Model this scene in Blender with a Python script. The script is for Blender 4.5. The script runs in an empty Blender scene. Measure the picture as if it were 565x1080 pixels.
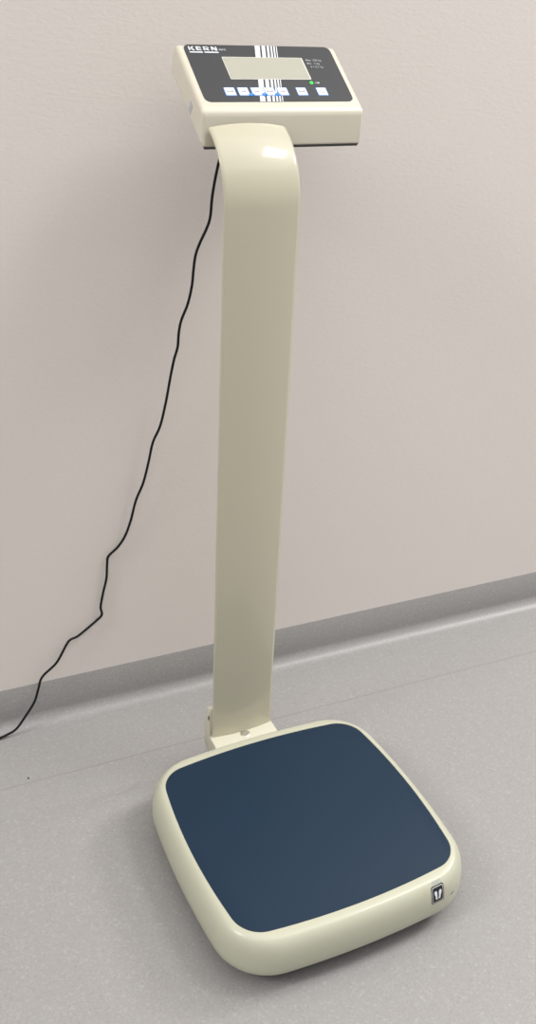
import bpy, bmesh, math
from mathutils import Vector, Matrix, Euler
from mathutils.bvhtree import BVHTree

C = bpy.context.scene.collection
LIFT = .008                       # the scale's shells stand this much above the floor, on its feet
PI = math.pi

# ------------------------------------------------------------------ materials
def srgb(r, g, b):
    f = lambda c: (c/255/12.92) if c/255 <= .04045 else ((c/255+.055)/1.055)**2.4
    return (f(r), f(g), f(b), 1)

def mat(name, col, rough=.5, metal=0, coat=0, bump=None, spec=.5, emit=None):
    m = bpy.data.materials.new(name); m.use_nodes = True
    nt = m.node_tree; b = nt.nodes['Principled BSDF']
    b.inputs['Base Color'].default_value = col
    b.inputs['Roughness'].default_value = rough
    b.inputs['Metallic'].default_value = metal
    b.inputs['Coat Weight'].default_value = coat
    b.inputs['Coat Roughness'].default_value = .09
    b.inputs['Specular IOR Level'].default_value = spec
    if emit:
        b.inputs['Emission Color'].default_value = emit[0]
        b.inputs['Emission Strength'].default_value = emit[1]
    if bump:
        scale, strength, dist = bump
        tc = nt.nodes.new('ShaderNodeTexCoord')
        mp = nt.nodes.new('ShaderNodeMapping')
        if isinstance(scale, tuple):
            mp.inputs['Scale'].default_value = scale; s = 1
        else:
            s = scale
        n = nt.nodes.new('ShaderNodeTexNoise'); n.inputs['Scale'].default_value = s
        n.inputs['Detail'].default_value = 4
        bp = nt.nodes.new('ShaderNodeBump')
        bp.inputs['Strength'].default_value = strength
        bp.inputs['Distance'].default_value = dist
        nt.links.new(tc.outputs['Object'], mp.inputs[0])
        nt.links.new(mp.outputs[0], n.inputs['Vector'])
        nt.links.new(n.outputs['Fac'], bp.inputs['Height'])
        nt.links.new(bp.outputs[0], b.inputs['Normal'])
    return m

def vinyl_material(name, base, fleck_light, fleck_dark, rough):
    """speckled sheet vinyl"""
    m = bpy.data.materials.new(name); m.use_nodes = True
    nt = m.node_tree; b = nt.nodes['Principled BSDF']; L = nt.links.new
    tc = nt.nodes.new('ShaderNodeTexCoord')
    def vor(scale, lo, hi):
        v = nt.nodes.new('ShaderNodeTexVoronoi'); v.inputs['Scale'].default_value = scale
        L(tc.outputs['Object'], v.inputs['Vector'])
        sep = nt.nodes.new('ShaderNodeSeparateColor'); L(v.outputs['Color'], sep.inputs[0])
        r = nt.nodes.new('ShaderNodeMapRange')
        r.inputs['From Min'].default_value = lo; r.inputs['From Max'].default_value = hi
        L(sep.outputs[0], r.inputs['Value'])
        return r
    n = nt.nodes.new('ShaderNodeTexNoise'); n.inputs['Scale'].default_value = 420
    n.inputs['Detail'].default_value = 5; L(tc.outputs['Object'], n.inputs['Vector'])
    nr = nt.nodes.new('ShaderNodeMapRange')
    nr.inputs['From Min'].default_value = .3; nr.inputs['From Max'].default_value = .7
    L(n.outputs['Fac'], nr.inputs['Value'])
    def mix(fac, a, bcol, k):
        x = nt.nodes.new('ShaderNodeMix'); x.data_type = 'RGBA'
        if fac is not None:
            mu = nt.nodes.new('ShaderNodeMath'); mu.operation = 'MULTIPLY'
            mu.inputs[1].default_value = k
            L(fac, mu.inputs[0]); L(mu.outputs[0], x.inputs[0])
        if hasattr(a, 'is_linked'): L(a, x.inputs[6])
        else: x.inputs[6].default_value = a
        x.inputs[7].default_value = bcol
        return x.outputs[2]
    c = mix(nr.outputs[0], base, tuple(v*1.12 for v in base[:3])+(1,), .6)
    c = mix(vor(520, .72, .97).outputs[0], c, fleck_light, .32)
    c = mix(vor(300, .90, .97).outputs[0], c, fleck_light, .32)
    c = mix(vor(420, .86, .97).outputs[0], c, fleck_dark, .35)
    L(c, b.inputs['Base Color'])
    b.inputs['Roughness'].default_value = rough
    b.inputs['Specular IOR Level'].default_value = .5
    bp = nt.nodes.new('ShaderNodeBump'); bp.inputs['Strength'].default_value = .12
    bp.inputs['Distance'].default_value = .0006
    L(n.outputs['Fac'], bp.inputs['Height']); L(bp.outputs[0], b.inputs['Normal'])
    return m

def wall_material(name, col):
    """roller-textured paint: fine horizontally stretched ripples"""
    m = bpy.data.materials.new(name); m.use_nodes = True
    nt = m.node_tree; b = nt.nodes['Principled BSDF']; L = nt.links.new
    b.inputs['Base Color'].default_value = col
    b.inputs['Roughness'].default_value = .62
    tc = nt.nodes.new('ShaderNodeTexCoord')
    mp = nt.nodes.new('ShaderNodeMapping'); mp.inputs['Scale'].default_value = (95, 95, 260)
    L(tc.outputs['Object'], mp.inputs[0])
    n = nt.nodes.new('ShaderNodeTexNoise'); n.inputs['Scale'].default_value = 1
    n.inputs['Detail'].default_value = 3; n.inputs['Distortion'].default_value = .8
    L(mp.outputs[0], n.inputs['Vector'])
    bp = nt.nodes.new('ShaderNodeBump'); bp.inputs['Strength'].default_value = .2
    bp.inputs['Distance'].default_value = .0012
    L(n.outputs['Fac'], bp.inputs['Height']); L(bp.outputs[0], b.inputs['Normal'])
    return m

def platform_material(name, col):
    """cream plastic with a few scuffs on the front right corner"""
    m = mat(name, col, .36, coat=.12, bump=(900, .05, .0003))
    nt = m.node_tree; b = nt.nodes['Principled BSDF']; L = nt.links.new
    tc = nt.nodes.new('ShaderNodeTexCoord')
    cur = None
    base = col
    for (p, r, k, tone) in SCUFFS:
        mp = nt.nodes.new('ShaderNodeMapping'); mp.vector_type = 'POINT'
        mp.inputs['Location'].default_value = (-p[0]/r[0], -p[1]/r[1], -p[2]/r[2])
        mp.inputs['Scale'].default_value = (1/r[0], 1/r[1], 1/r[2])
        L(tc.outputs['Object'], mp.inputs[0])
        ln = nt.nodes.new('ShaderNodeVectorMath'); ln.operation = 'LENGTH'
        L(mp.outputs[0], ln.inputs[0])
        mr = nt.nodes.new('ShaderNodeMapRange')
        mr.inputs['From Min'].default_value = 1.0; mr.inputs['From Max'].default_value = .5
        mr.inputs['To Max'].default_value = k
        L(ln.outputs['Value'], mr.inputs['Value'])
        mx = nt.nodes.new('ShaderNodeMix'); mx.data_type = 'RGBA'
        L(mr.outputs[0], mx.inputs[0])
        if cur is None: mx.inputs[6].default_value = base
        else: L(cur, mx.inputs[6])
        mx.inputs[7].default_value = tone
        cur = mx.outputs[2]
    L(cur, b.inputs['Base Color'])
    return m

BROWN = srgb(110, 92, 66)
SCUFFS = [((.1292, -.172, .0447), (.006, .02, .0025), .75, BROWN),
          ((.1385, -.172, .047), (.004, .02, .003), .35, BROWN),
          ((.084, -.172, .064), (.004, .02, .007), .18, srgb(190, 150, 90)),
          ((.114, -.172, .058), (.006, .02, .012), .12, srgb(170, 140, 95))]

M = dict(
    wall=wall_material('wall paint', (.69, .635, .598, 1)),
    vinyl=vinyl_material('grey speckled vinyl', (.268, .258, .252, 1), (.378, .368, .362, 1), (.212, .203, .199, 1), .42),
    seam=mat('vinyl weld', (.266, .254, .234, 1), .42),
    cream=mat('cream housing plastic', (.60, .555, .455, 1), .30, coat=1.0, bump=(900, .05, .0003)),
    column=mat('cream lacquered metal', (.50, .468, .358, 1), .36, coat=.5, spec=.3, bump=(700, .04, .0003)),
    bracket=mat('cream bracket plastic', (.55, .525, .425, 1), .4),
    platform=platform_material('cream platform plastic', (.455, .452, .352, 1)),
    navy=mat('navy rubber mat', (.0125, .0275, .050, 1), .55, bump=(1500, .10, .0004), spec=.13),
    dark=mat('dark grey plastic', (.035, .037, .038, 1), .5),
    rubber=mat('black rubber', (.012, .012, .012, 1), .7),
    cable=mat('black cable sheath', (.004, .0045, .006, 1), .5, spec=.25),
    steel=mat('brushed steel', (.55, .53, .47, 1), .5, metal=1),
    hole=mat('recess black', (.01, .01, .01, 1), .6),
    foil=mat('anthracite foil', (.028, .030, .034, 1), .45),
    white=mat('white print', (.68, .70, .74, 1), .45),
    grey=mat('grey print', (.30, .32, .36, 1), .45),
    pale=mat('light grey print', (.42, .43, .45, 1), .45),
    blue=mat('blue print', (.03, .22, .60, 1), .45),
    lcd=mat('lcd glass', (.385, .375, .31, 1), .22, coat=.5),
    lcdrim=mat('lcd bezel', (.60, .59, .53, 1), .4),
    led=mat('green lamp', (.02, .5, .05, 1), .4, emit=((.02, 1, .08, 1), 1.6)),
    black=mat('black print', (.010, .010, .010, 1), .4),
    sticker=mat('blue-grey sticker', (.42, .41, .44, 1), .5),
    speck=mat('dark crumb', (.015, .012, .012, 1), .8),
)

# ------------------------------------------------------------------ helpers
def link(name, bm, m, parent=None, smooth=35, loc=None):
    me = bpy.data.meshes.new(name)
    bmesh.ops.recalc_face_normals(bm, faces=bm.faces[:])
    bm.to_mesh(me); bm.free()
    for x in (m if isinstance(m, (list, tuple)) else [m]): me.materials.append(x)
    if smooth:
        me.polygons.foreach_set('use_smooth', [True]*len(me.polygons))
        me.set_sharp_from_angle(angle=math.radians(smooth))
    o = bpy.data.objects.new(name, me); C.objects.link(o)
    if parent:
        o.parent = parent
        if parent.type == 'EMPTY': o.location.z = LIFT
    return o

def loft(bm, loops, cap0=True, cap1=True, closed=True):
    V = [[bm.verts.new(p) for p in l] for l in loops]
    n = len(V[0])
    for a, b in zip(V, V[1:]):
        for i in range(n if closed else n-1):
            j = (i+1) % n
            bm.faces.new((a[i], a[j], b[j], b[i]))
    if cap0: bm.faces.new(V[0][::-1])
    if cap1: bm.faces.new(V[-1])
    return V

def prism(bm, poly, ext, axis_map, mi=0):
    """extrude polygon (a,b) between two values; axis_map(a,b,c)->xyz"""
    fs = set(bm.faces)
    loft(bm, [[axis_map(a, b, c) for a, b in poly] for c in ext])
    for f in bm.faces:
        if f not in fs: f.material_index = mi

def box(bm, lo, hi, mi=0):
    poly = [(lo[0], lo[1]), (hi[0], lo[1]), (hi[0], hi[1]), (lo[0], hi[1])]
    prism(bm, poly, (lo[2], hi[2]), lambda a, b, c: (a, b, c), mi)

def tag(o, label=None, cat=None, kind=None, group=None):
    if label: o['label'] = label
    if cat: o['category'] = cat
    if kind: o['kind'] = kind
    if group: o['group'] = group
    return o

def arc(cx, cy, r, a0, a1, n):
    return [(cx+r*math.cos(a0+(a1-a0)*i/n), cy+r*math.sin(a0+(a1-a0)*i/n)) for i in range(n+1)]

def rrect(x0, x1, y0, y1, r, n=6):
    return (arc(x1-r, y0+r, r, -PI/2, 0, n)+arc(x1-r, y1-r, r, 0, PI/2, n) +
            arc(x0+r, y1-r, r, PI/2, PI, n)+arc(x0+r, y0+r, r, PI, 1.5*PI, n))

def outline(hw, hd, bx, by, r, n=26, nc=14, kk=.58):
    """rectangle with gently bulging sides and rounded corners"""
    A = [Vector(v) for v in ((-hw, -hd), (hw, -hd), (hw, hd), (-hw, hd))]
    N = [Vector(v) for v in ((0, -1), (1, 0), (0, 1), (-1, 0))]
    S = [by, bx, by, bx]
    E = []
    for i in range(4):
        a, b = A[i], A[(i+1) % 4]
        f = lambda t: a*(1-t)+b*t+N[i]*(4*t*(1-t)*S[i])
        ta = 0.0
        while (f(ta)-a).length < r: ta += .0005
        E.append([f(ta+(1-2*ta)*k/n) for k in range(n+1)])
    out = []
    for i in range(4):
        e, g = E[i], E[(i+1) % 4]
        out += e
        p0, p3 = e[-1], g[0]
        t0 = (e[-1]-e[-2]).normalized(); t1 = (g[0]-g[1]).normalized()
        den = t0.x*(-t1.y)+t1.x*t0.y
        d = p3-p0
        s0 = (d.x*(-t1.y)+t1.x*d.y)/den
        s1 = (t0.x*d.y-t0.y*d.x)/den
        p1 = p0+t0*(s0*kk); p2 = p3+t1*(s1*kk)
        for k in range(1, nc):
            t = k/nc
            out.append(p0*(1-t)**3+p1*(3*t*(1-t)**2)+p2*(3*t*t*(1-t))+p3*t**3)
    return out

def inset(loop, d):
    n = len(loop); res = []
    for i in range(n):
        t = (loop[(i+1) % n]-loop[i-1]).normalized()
        res.append(loop[i]+Vector((-t.y, t.x))*d)
    return res

# ------------------------------------------------------------------ the setting
WALL_ROT = math.radians(-1.6)
def setting(name, bm, m, smooth=35):
    o = link(name, bm, m, None, smooth)
    o.location = (0, .4077, 0); o.rotation_euler = (0, 0, WALL_ROT)
    o['kind'] = 'structure'
    return o
HS = .0755                                                     # top of the coved skirting
bm = bmesh.new(); box(bm, (-3, 0, HS-.01), (3, .1, 3.1)); setting('wall_back', bm, M['wall'], 0)
bm = bmesh.new()
R = .020
prof = [(-.0002, HS), (-.0007, HS-.0008), (-.0022, .0+R+.004)]
prof += [(-.0022-R+R*math.cos(a), R+R*math.sin(a)) for a in [-PI/2*i/14 for i in range(15)]]
prof += [(-.0222, -.008), (.0, -.008), (.0, HS)]
prism(bm, prof, (-3, 3), lambda a, b, c: (c, a, b))
setting('baseboard_back', bm, M['vinyl'], 40)
bm = bmesh.new(); box(bm, (-3, -3.6, -.10), (3, .0, .0)); setting('floor', bm, M['vinyl'], 0)
bm = bmesh.new(); box(bm, (-3, -.1330, -.001), (3, -.1305, .00025)); setting('trim_1', bm, M['seam'], 0)

# ------------------------------------------------------------------ the scale
root = bpy.data.objects.new('weighing_scale', None); C.objects.link(root)
root.empty_display_size = .1
tag(root, 'cream column weighing scale with navy standing mat and tilted display, standing on grey floor', 'scale')

# platform
OUT = outline(.1801-.0121, .1801*.36/.365-.0113, .0121, .0113, .06)
MAT = outline(.1505, .1425, .0121, .0113, .03)
ZM = .0737
bm = bmesh.new()
L3 = lambda lp, z: [(p.x, p.y, z) for p in lp]
loops = [L3(inset(OUT, .018), .0215), L3(inset(OUT, .004), .0215), L3(inset(OUT, .0012), .0225), L3(OUT, .0250),
         L3(inset(OUT, -.0003), .033), L3(OUT, .042), L3(inset(OUT, .0010), .0505), L3(inset(OUT, .0026), .0575),
         L3(inset(OUT, .0046), .0630), L3(inset(OUT, .0069), .0669), L3(inset(OUT, .0094), .0698),
         L3(inset(OUT, .0120), .0718), L3(inset(OUT, .0142), .0730),
         [(p.x*.25+q.x*.75, p.y*.25+q.y*.75, .0736) for p, q in zip(inset(OUT, .0145), MAT)],
         L3(inset(MAT, -.0004), .0737), L3(MAT, .0730)]
loft(bm, loops)
bm.normal_update()
bvh = BVHTree.FromBMesh(bm)
platform = link('platform', bm, M['platform'], root, 50)
bm = bmesh.new()
loft(bm, [L3(inset(MAT, .0002), .0725), L3(inset(MAT, .0002), .0733), L3(inset(MAT, .0009), .0737)])
tag(link('standing_mat', bm, M['navy'], platform, 40), 'navy blue standing mat')
bm = bmesh.new()
loft(bm, [L3(inset(OUT, .010), .0225), L3(inset(OUT, .013), .0065), L3(inset(OUT, .018), .0055)])  # plate brought low and dark to block light and deepen shade under the platform
tag(link('base_shade_plate', bm, M['dark'], platform, 40), 'dark underside plate, extended to deepen the shade below')
for sx in (-1, 1):
    for sy in (-1, 1):
        bm = bmesh.new()
        ring = lambda r, z: [(sx*.125+r*math.cos(2*PI*k/24), sy*.122+r*math.sin(2*PI*k/24), z) for k in range(24)]
        loft(bm, [ring(.018, .0065), ring(.018, .002-LIFT), ring(.016, -LIFT)])
        tag(link('rubber_foot', bm, M['rubber'], platform), 'black rubber foot')

# printed marks on the front face, draped over the plastic
def drape(bm, poly, off, mi):
    """polygon in (x,z) seen from the front, sliced finely and projected on the platform front"""
    t = bmesh.new()
    t.faces.new([t.verts.new((x, 0, z)) for x, z in poly])
    zs = [p[1] for p in poly]; xs = [p[0] for p in poly]
    for lo, hi, ax in ((min(zs), max(zs), 2), (min(xs), max(xs), 0)):
        c = lo+.0007
        while c < hi:
            co = [0, 0, 0]; no = [0, 0, 0]; co[ax] = c; no[ax] = 1
            bmesh.ops.bisect_plane(t, geom=t.verts[:]+t.edges[:]+t.faces[:], plane_co=co, plane_no=no)
            c += .0014
    vm = {}
    for v in t.verts:
        hit, nor, _, _ = bvh.ray_cast(Vector((v.co.x, -1, v.co.z)), Vector((0, 1, 0)))
        if nor.y > 0: nor = -nor
        vm[v] = bm.verts.new(hit+nor*off)
    for f in t.faces:
        g = bm.faces.new([vm[v] for v in f.verts]); g.material_index = mi
    t.free()
LX, LZ, LW, LH = .1032, .0570, .0098, .0114     # centre and half size of the emblem
bm = bmesh.new()
def rr(k, r): return rrect(LX-LW*k-(0), LX+LW*k, LZ-LH+LW*(1-k), LZ+LH-LW*(1-k), r, 5)
drape(bm, rr(1.0, .0026), .00025, 0)
drape(bm, rr(.90, .0023), .00035, 1)
drape(bm, rr(.80, .0020), .00045, 0)
def foot(cx, lean, flip):
    pts = [(-.0011, -.0066), (0, -.0071), (.0011, -.0066), (.0013, -.0042), (.0012, -.0015), (.0019, .0020),
           (.0020, .0046), (.0012, .0064), (-.0002, .0069), (-.0014, .0060), (-.0018, .0040), (-.0016, .0012), (-.0012, -.0022), (-.0013, -.0050)]
    out = []
    for x, z in pts:
        x *= flip*1.12; z *= .86
        out.append((LX+cx+x+lean*z, LZ+z))
    return out if flip > 0 else out[::-1]
drape(bm, foot(-.0029, -.14, -1), .00065, 2)
drape(bm, foot(.0029, .14, 1), .00065, 2)
em = link('footprint_emblem', bm, [M['black'], M['pale'], M['white']], platform, 0)
tag(em, 'black emblem with two white footprints')
bm = bmesh.new()                                 # faint worn print above it
z0 = LZ+LH+.0006
for (a, b, c, d) in ((-.0062, .0062, .0022, .0027), (-.0062, -.0055, .0, .0022), (.0055, .0062, .0, .0022),
                     (-.0036, -.0012, .0005, .0015), (.0002, .0030, .0005, .0015)):
    drape(bm, [(LX+.0005+a, z0+c), (LX+.0005+b, z0+c), (LX+.0005+b, z0+d), (LX+.0005+a, z0+d)], .00025, 0)
tag(link('worn_print', bm, M['grey'], platform, 0), 'faint worn grey print above the footprints')

# hinge bracket behind the platform
bm = bmesh.new()
X0, X1 = -.0556, .0445
prof = [(.150, .030), (.1980, .0325), (.2180, .038), (.2165, .075), (.2130, .107), (.2105, .1130), (.2055, .1155), (.2015, .1150), (.1995, .112),
        (.1995, .0655), (.1720, .0655), (.1700, .0645), (.1690, .062), (.150, .060)]
prism(bm, prof, (X0, X1), lambda a, b, c: (c, a, b))
caps = [f for f in bm.faces if len(f.verts) > 4]
ed = {e for f in caps for e in f.edges}
bmesh.ops.bevel(bm, geom=list(ed), offset=.0012, segments=2, affect='EDGES', profile=.5)
bracket = link('hinge_bracket', bm, M['bracket'], root, 40)
def disc_screw(name, centre, axis, r, h, parent, label):
    bm = bmesh.new()
    rings = [(r, -.002), (r, h*.35), (r*.90, h*.8), (r*.70, h), (r*.42, h), (r*.36, h*.55), (r*.0+.0001, h*.55)]
    loops = []
    for rad, z in rings:
        n = 36; l = []
        for k in range(n):
            a = 2*PI*k/n; rd = rad
            if rad in (r*.42, r*.36): rd = rad*(math.cos(PI/6)/math.cos((a % (PI/3))-PI/6))
            l.append((rd*math.cos(a), rd*math.sin(a), z))
        loops.append(l)
    loft(bm, loops)
    rot = Vector((0, 0, 1)).rotation_difference(Vector(axis)).to_matrix().to_4x4()
    bmesh.ops.transform(bm, matrix=Matrix.Translation(centre) @ rot, verts=bm.verts)
    tag(link(name, bm, M['steel'], parent, 40), label)
disc_screw('screw', (-.0035, .1842, .0655), (0, 0, 1), .0074, .0013, bracket, 'round steel screw')
bm = bmesh.new()                                  # slotted opening in the bracket's left side
prism(bm, [(.2022+.0018*math.cos(a), .0985+.0045*math.sin(a)) for a in [2*PI*k/20 for k in range(20)]],
      (X0-.0004, X0+.002), lambda a, b, c: (c, a, b))
tag(link('side_recess', bm, M['hole'], bracket, 0), 'dark recess in the left side')

# column: a thin curved sheet, straight then bending back to the display
bm = bmesh.new()
CX, CW, CY, ZB, RB = -.0046, .0942, .1955, .830, .0890
path = [(CY, .0657, 0)] + [(CY, .0657+(ZB-.0657)*k/30, 0) for k in range(1, 31)]
PHI = math.radians(64)
path += [(CY+RB*(1-math.cos(PHI*k/26)), ZB+RB*math.sin(PHI*k/26), PHI*k/26) for k in range(1, 27)]
SAG = .0048; TH = .0034; NX = 24
def section(y, z, ph):
    nrm = Vector((0, -math.cos(ph), math.sin(ph)))
    fr, bk = [], []
    for k in range(NX+1):
        s = -1+2*k/NX
        b = SAG*(1-s*s)
        lip = TH
        fr.append(Vector((CX+s*CW/2, y, z))+nrm*b)
        bk.append(Vector((CX+s*(CW/2-.0002), y, z))+nrm*(b-lip))
    # rounded edges of the sheet
    eR = Vector((CX+CW/2+.0006, y, z))-nrm*(TH*.5)
    eL = Vector((CX-CW/2-.0006, y, z))-nrm*(TH*.5)
    return fr+[eR]+bk[::-1]+[eL]
loft(bm, [section(*p) for p in path])
column = link('column', bm, M['column'], root, 60)

# display housing -----------------------------------------------------------
DC = Vector((.0452, .2961, .9608)); T = .6233; K = .98
UP = Vector((0, math.cos(T), math.sin(T))); NO = Vector((0, -math.sin(T), math.cos(T)))
def D(x, u, n=0.0):                               # millimetres across, up the face, out of the face
    return DC+Vector((x*K/1000, 0, 0))+UP*(u*K/1000)+NO*(n/1000)
HX = .1034
FY = .2480
def fillet(pts, rads, n=8):
    out = []
    m = len(pts)
    for i in range(m):
        p, a, b, r = Vector(pts[i]), Vector(pts[i-1]), Vector(pts[(i+1) % m]), rads[i]
        if r <= 0: out.append(tuple(p)); continue
        u, v = (a-p).normalized(), (b-p).normalized()
        ang = u.angle(v); d = r/math.tan(ang/2)
        c = p+(u+v).normalized()*(r/math.sin(ang/2))
        s, e = p+u*d, p+v*d
        for k in range(n+1):
            q = s.lerp(e, k/n)-c
            out.append(tuple(c+q.normalized()*r))
    return out
yz = lambda q: (q.y, q.z)
tf = DC+UP*((FY-DC.y)/math.cos(T))
tb = DC+UP*.0522
fb = Vector((0, FY+.0005, .8862)); bb = Vector((0, .3500, .9575))
def inset_poly(pts, d):
    out = []; m = len(pts)
    lines = []
    for k in range(m):
        a, b = Vector(pts[k]), Vector(pts[(k+1) % m])
        t = (b-a).normalized(); nn = Vector((-t.y, t.x))
        cen = sum((Vector(p) for p in pts), Vector((0, 0)))/m
        if (cen-a).dot(nn) < 0: nn = -nn
        lines.append((a+nn*d, t))
    for k in range(m):
        (p, u), (q, v) = lines[k-1], lines[k]
        den = u.x*v.y-u.y*v.x; w = q-p
        out.append(tuple(p+u*((w.x*v.y-w.y*v.x)/den)))
    return out
corner = [yz(fb), yz(tf), yz(tb), yz(bb)]
hx0, hx1 = DC.x-HX, DC.x+HX
RE = .0045; loops = []
steps = [k/7*PI/2 for k in range(8)]
secs = [(hx0+RE*(1-math.cos(a)), RE*(1-math.sin(a))) for a in steps]
secs += [(hx1-RE*(1-math.cos(a)), RE*(1-math.sin(a))) for a in reversed(steps)]
for x, d in secs:
    pl = fillet(inset_poly(corner, d), [.0025, max(.0125-d, .002), max(.0085-d, .002), .0025])
    loops.append([(x, a, b) for a, b in pl])
bm = bmesh.new()
loft(bm, loops)
house = link('display_housing', bm, M['cream'], root, 40)
# dark bottom cover
bdir = (bb-fb).normalized(); bn = Vector((0, bdir.z, -bdir.y))
if bn.z > 0: bn = -bn
q = [fb+bdir*.0022-bn*.0015, bb-bdir*.002-bn*.0015, bb-bdir*.0025+bn*.0034, fb+bdir*.0028+bn*.0026]
bm = bmesh.new()
prism(bm, [yz(v) for v in q], (hx0+.0042, hx1-.0042), lambda a, b, c: (c, a, b))
tag(link('bottom_cover', bm, M['dark'], house, 0), 'dark grey bottom cover')

def plate(poly, n0, n1, mi=0, bm=None):
    own = bm or bmesh.new()
    prism(own, poly, (n0, n1), lambda a, b, c: D(a, b, c), mi)
    return own
PW, PH = 97.0, 46.2
panel = link('control_panel', plate(rrect(-PW, PW, -PH, PH, 8.0, 8), -.6, .35), M['foil'], house, 30)
tag(panel, 'anthracite control panel foil')
# display window: bright bevelled rim with glass
W0, W1, V0, V1 = -53.8, 52.1, -10.2, 26.4
bm = plate(rrect(W0, W1, V0, V1, 1.2, 3), .2, .55)
tag(link('window_rim', bm, M['lcdrim'], house, 30), 'pale rim of the display window')
bm = plate(rrect(W0+1.1, W1-1.6, V0+1.2, V1-.8, .8, 3), .5, .72)
tag(link('display_screen', bm, M['lcd'], house, 30), 'blank grey-green display screen')

# slanted stripe emblem, cut where the window is
sx = lambda u: -28.6+(u+46.2)*.2663
bars = [(0, 6.6), (9.0, 13.7), (16.0, 18.9), (20.9, 23.1), (24.9, 26.7), (28.4, 29.5)]
for (u0, u1) in ((-46.0, V0-.2), (V1+.2, 46.0)):
    bm = bmesh.new()
    for a, b in bars:
        plate([(sx(u0)+a, u0), (sx(u0)+b, u0), (sx(u1)+b, u1), (sx(u1)+a, u1)], .3, .47, 0, bm)
    tag(link('stripe_emblem', bm, M['white'], house, 0), 'slanted white stripes')

# buttons
BX = [-67.8, -50.8, -33.9, -17.0, -.1, 25.2, 52.4]
for i, x in enumerate(BX):
    bm = bmesh.new()
    y0, y1 = -36.2, -24.2
    plate(rrect(x-.7, x+13.2, y0-.8, y1+.7, 1.0, 3), .3, .50, 1, bm)
    plate(rrect(x, x+12.5, y0, y1, .7, 3), .45, .85, 0, bm)
    if i in (0, 3, 5):
        for a, b in ((2.0, 4.2), (4.8, 6.4), (7.0, 10.4)): plate(rrect(x+a, x+b, -31.5, -29.0, .3, 2), .8, .95, 2, bm)
    elif i == 6:
        o1 = rrect(x+3.4, x+9.2, -32.9, -27.5, 1.6, 3); o2 = rrect(x+4.3, x+8.3, -32.0, -28.4, 1.0, 3)
        plate(o1, .8, .92, 2, bm); plate(o2, .9, .97, 0, bm)
    else:
        for a, b in ((3.6, 5.4), (6.0, 8.8)): plate(rrect(x+a, x+b, -31.5, -29.0, .3, 2), .8, .95, 2, bm)
    tag(link('button', bm, [M['white'], M['blue'], M['grey']], house, 0), 'white membrane button with blue edge')
# blue arrows between the buttons
for x in (-35.6, -18.8, -2.0):
    bm = bmesh.new()
    plate([(x-4.6, -35.2), (x-.6, -38.4), (x-.6, -36.6), (x+3.2, -36.6), (x+3.2, -33.8), (x-.6, -33.8), (x-.6, -32.0)], .5, 1.05, 0, bm)
    tag(link('arrow_mark', bm, M['blue'], house, 0), 'small blue arrow')

# lamp and its mark
bm = bmesh.new()
plate([(49.8+2.0*math.cos(a), -15.6+2.0*math.sin(a)) for a in [2*PI*k/20 for k in range(20)]], .3, .9, 0, bm)
tag(link('status_light', bm, M['led'], house, 0), 'lit green status light')
bm = bmesh.new()
plate(rrect(54.8, 56.6, -16.3, -14.9, .4, 2), .3, .5, 0, bm)
plate(rrect(57.6, 60.6, -16.9, -14.3, .9, 3), .3, .5, 0, bm)
tag(link('plug_symbol', bm, M['pale'], house, 0), 'small pale plug symbol')

# lettering
def text_mesh(s, size, bold=0.0, stretch=1.0, space=1.0):
    cu = bpy.data.curves.new('lettering', 'FONT'); cu.body = s; cu.size = size
    cu.offset = bold; cu.space_character = space; cu.resolution_u = 3
    o = bpy.data.objects.new('lettering', cu); C.objects.link(o)
    bpy.context.view_layer.update()
    me = bpy.data.meshes.new_from_object(o.evaluated_get(bpy.context.evaluated_depsgraph_get()))
    bpy.data.objects.remove(o); bpy.data.curves.remove(cu)
    return [(v.co.x*stretch, v.co.y) for v in me.vertices], [tuple(p.vertices) for p in me.polygons]
def letters(name, items, m, label, n=.55):
    bm = bmesh.new()
    for (s, size, x, u, bold, stretch) in items:
        vs, fs = text_mesh(s, size, bold, stretch)
        V = [bm.verts.new(D(x+a, u+b, n)) for a, b in vs]
        for f in fs:
            try: bm.faces.new([V[i] for i in f])
            except ValueError: pass
    return bm
# broad block capitals drawn stroke by stroke
def stroke(bm, poly, n0=.3, n1=.6): plate(poly, n0, n1, 0, bm)
bm = bmesh.new()
H = 6.3; B = 36.5; t = 1.4
def KE(x, w):
    stroke(bm, [(x, B), (x+t*1.15, B), (x+t*1.15, B+H), (x, B+H)])
    stroke(bm, [(x+t*1.1, B+H*.40), (x+w-2.6, B+H), (x+w, B+H), (x+t*1.1+1.7, B+H*.40)])
    stroke(bm, [(x+t*1.1+.8, B+H*.62), (x+w-2.6, B), (x+w+.2, B), (x+t*1.1+2.6, B+H*.66)])
def EE(x, w):
    stroke(bm, [(x, B), (x+t*1.15, B), (x+t*1.15, B+H), (x, B+H)])
    for y0 in (B, B+H/2-t*.42, B+H-t*.85):
        stroke(bm, [(x+t, y0), (x+w, y0), (x+w, y0+t*.85), (x+t, y0+t*.85)], .3, .58)
def RR(x, w):
    stroke(bm, [(x, B), (x+t*1.15, B), (x+t*1.15, B+H), (x, B+H)])
    y0, y1 = B+H*.36, B+H
    o = arc(x+w-2.2, (y0+y1)/2, (y1-y0)/2, -PI/2, PI/2, 8); i_ = arc(x+w-2.2, (y0+y1)/2, (y1-y0)/2-t*.75, -PI/2, PI/2, 8)
    o = [(x+t, y0)]+o+[(x+t, y1)]; i_ = [(x+t, y0+t*.75)]+i_+[(x+t, y1-t*.75)]
    for k in range(len(o)-1): stroke(bm, [o[k], o[k+1], i_[k+1], i_[k]], .3, .59)
    stroke(bm, [(x+w-5.0, B+H*.42), (x+w-2.4, B), (x+w+.2, B), (x+w-2.3, B+H*.42)], .3, .57)
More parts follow.
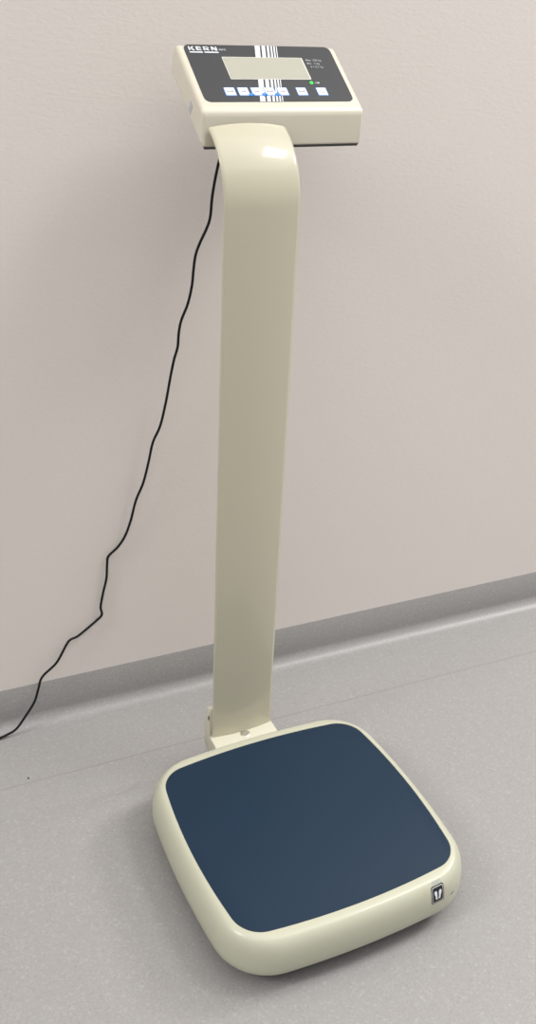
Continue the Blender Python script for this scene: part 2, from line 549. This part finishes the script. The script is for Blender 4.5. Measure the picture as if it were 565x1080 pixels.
def NN(x, w):
    stroke(bm, [(x, B), (x+t*1.15, B), (x+t*1.15, B+H), (x, B+H)])
    stroke(bm, [(x+w-t*1.15, B), (x+w, B), (x+w, B+H), (x+w-t*1.15, B+H)])
    stroke(bm, [(x+.3, B+H), (x+2.6, B+H), (x+w-.3, B), (x+w-2.6, B)], .3, .58)
KE(-91.2, 7.3); EE(-81.6, 6.3); RR(-72.4, 7.0); NN(-62.6, 7.2)
for a, b in ((-91.4, -75.0), (-72.8, -55.1)): stroke(bm, [(a, 32.6), (b, 32.6), (b, 34.4), (a, 34.4)])
tag(link('brand_lettering', bm, M['white'], house, 0), 'white underlined KERN lettering')
bm = letters('model_lettering', [('MPE', 4.4, -53.2, 36.6, .03, 1.15)], M['grey'], '')
tag(link('model_lettering', bm, M['pale'], house, 0), 'small grey model lettering')
bm = letters('specification_print', [('Max  300 kg', 4.2, 56.0, 21.2, .02, 1.02), ('Min   2 kg', 4.2, 56.0, 15.6, .02, 1.0), ('d = 0,1 kg', 4.2, 58.6, 10.0, .02, 1.0)], M['grey'], '')
tag(link('specification_print', bm, M['pale'], house, 0), 'small grey capacity print')

# sticker on the left side of the housing
bm = bmesh.new()
sc = DC+UP*(-.0305)+NO*(-.0215)
a = [(-.004, -.006), (.004, -.006), (.004, .007), (-.004, .007)]
V = [sc+UP*p[0]+NO*p[1] for p in a]
prism(bm, [yz(v) for v in V], (hx0-.0003, hx0+.0005), lambda a, b, c: (c, a, b))
tag(link('side_sticker', bm, M['sticker'], house, 0), 'small blue-grey sticker on the left side')

# ------------------------------------------------------------------ power cable
PTS = [(.012,.320,.929),(.012,.322,.912),(.0075,.338,.880),(0.0030,0.3450,0.8524),(-0.0008,0.3482,0.8272),(-0.0025,0.3504,0.8091),(-0.0032,0.3530,0.7876),(-0.0072,0.3548,0.7730),(-0.0151,0.3569,0.7553),(-0.0204,0.3589,0.7390),(-0.0223,0.3611,0.7194),(-0.0235,0.3637,0.6964),(-0.0282,0.3665,0.6719),(-0.0362,0.3689,0.6500),(-0.0391,0.3708,0.6322),(-0.0398,0.3730,0.6120),(-0.0446,0.3751,0.5923),(-0.0492,0.3779,0.5648),(-0.0546,0.3805,0.5298),(-0.0624,0.3832,0.4936),(-0.0731,0.3850,0.4683),(-0.0791,0.3871,0.4382),(-0.0870,0.3895,0.4042),(-0.0982,0.3915,0.3757),(-0.1063,0.3937,0.3423),(-0.1146,0.3953,0.3179),(-0.1263,0.3966,0.2993),(-0.1412,0.3977,0.2853),(-0.1438,0.3980,0.2707),(-0.1457,0.3980,0.2467),(-0.1515,0.3980,0.2233),(-0.1567,0.3980,0.1973),(-0.1555,0.3980,0.1820),(-0.1652,0.3976,0.1733),(-0.1808,0.3968,0.1627),(-0.1963,0.3961,0.1531),(-0.2072,0.3958,0.1503),(-0.2139,0.3953,0.1431),(-0.2318,0.3935,0.1145),(-0.2554,0.3922,0.0952),(-0.2633,0.3910,0.0747),(-0.2718,0.3887,0.0527),(-0.2886,0.3861,0.0304),(-0.3041,0.3844,0.0125),(-0.3203,0.3835,0.0064),(-0.3300,0.3831,0.0043),(-.368,.375,.0020),(-.43,.366,.0020),(-.53,.36,.0020),(-.8,.35,.0020)]
EYE = Vector((-.4919, -.8218, 1.0593))
P = [Vector(p)+Vector((0, 0, LIFT)) if k < 2 else EYE+Vector((0, 0, LIFT))+(Vector(p)-EYE)*1.0076 for k, p in enumerate(PTS)]
for p in P: p.z = max(p.z, .0020)
fine = []
for i in range(len(P)-1):
    p0, p1, p2, p3 = P[max(i-1, 0)], P[i], P[i+1], P[min(i+2, len(P)-1)]
    for k in range(6):
        t = k/6
        fine.append(.5*((2*p1)+(p2-p0)*t+(2*p0-5*p1+4*p2-p3)*t*t+(3*p1-p0-3*p2+p3)*t**3))
fine.append(P[-1])
bm = bmesh.new()
loops = []
ref = Vector((1, .3, .1)).normalized()
for i, p in enumerate(fine):
    tg = (fine[min(i+1, len(fine)-1)]-fine[max(i-1, 0)]).normalized()
    ref = (ref-tg*ref.dot(tg)).normalized(); bi = tg.cross(ref)
    loops.append([p+(ref*math.cos(2*PI*k/12)+bi*math.sin(2*PI*k/12))*.0019 for k in range(12)])
loft(bm, loops)
tag(link('power_cable', bm, M['cable'], None, 60), 'thin black cable hanging from the display down the wall to the floor', 'cable')

# crumb on the floor
bm = bmesh.new()
bmesh.ops.create_icosphere(bm, subdivisions=2, radius=.0016)
for v in bm.verts:
    v.co.x *= .6+.2*math.sin(v.co.y*3000); v.co.y *= 1.2; v.co.z = max(v.co.z, -.0007)*.8
    v.co += Vector((-.3078, .2932, .0006))
tag(link('dirt_crumb', bm, M['speck'], None, 60), 'tiny dark crumb on the grey floor left of the platform', 'crumb')

# ------------------------------------------------------------------ light
def area(name, loc, size, power, col=(1, .99, .97), rot=(0, 0, 0)):
    l = bpy.data.lights.new(name, 'AREA'); l.shape = 'RECTANGLE'; l.size, l.size_y = size
    l.energy = power; l.color = col
    o = bpy.data.objects.new(name, l); C.objects.link(o); o.location = loc; o.rotation_euler = rot
    return o
area('ceiling_panel_and_fill_light', (1.58, -.60, 3.0), (.74, .62), 31)
area('ceiling_panel_and_fill_light', (3.2, -.55, 3.0), (1.2, .7), 46)
area('ceiling_panel_and_fill_light', (3.8, .0, 3.0), (1.2, .35), 95)  # added fill close to the wall, lifts the floor glow at right
area('ceiling_panel_and_fill_light', (-3.1, -.30, 3.0), (1.4, .7), 74)
area('ceiling_bounce_light', (.1, -.95, 3.05), (5, 2.6), 62)
# soft light coming back from the white ceiling
w = bpy.data.worlds.new('room'); bpy.context.scene.world = w; w.use_nodes = True
nt = w.node_tree; bg = nt.nodes['Background']; bg.inputs[0].default_value = (1, .99, .975, 1)
tc = nt.nodes.new('ShaderNodeTexCoord'); sp = nt.nodes.new('ShaderNodeSeparateXYZ')
mr = nt.nodes.new('ShaderNodeMapRange')
mr.inputs['From Min'].default_value = .25; mr.inputs['From Max'].default_value = 1
mr.inputs['To Min'].default_value = .42; mr.inputs['To Max'].default_value = .62
nt.links.new(tc.outputs['Generated'], sp.inputs[0]); nt.links.new(sp.outputs['Z'], mr.inputs['Value'])
nt.links.new(mr.outputs[0], bg.inputs['Strength'])

# ------------------------------------------------------------------ camera
cam = bpy.data.cameras.new('camera'); co = bpy.data.objects.new('camera', cam); C.objects.link(co)
yaw, pitch, roll, f = -.4672, 1.0689, .051, 1027.2
co.matrix_world = Matrix.Translation((-.4919, -.8218, 1.0593+LIFT)) @ (
    Matrix.Rotation(yaw, 4, 'Z') @ Matrix.Rotation(pitch, 4, 'X') @ Matrix.Rotation(roll, 4, 'Z'))
cam.sensor_fit = 'VERTICAL'; cam.sensor_height = 36; cam.lens = f/1080*36
cam.clip_start = .02
s = bpy.context.scene
s.camera = co
s.view_settings.view_transform = 'Standard'; s.view_settings.look = 'None'
s.view_settings.gamma = 1; s.view_settings.use_curve_mapping = False
s.view_settings.exposure = .05
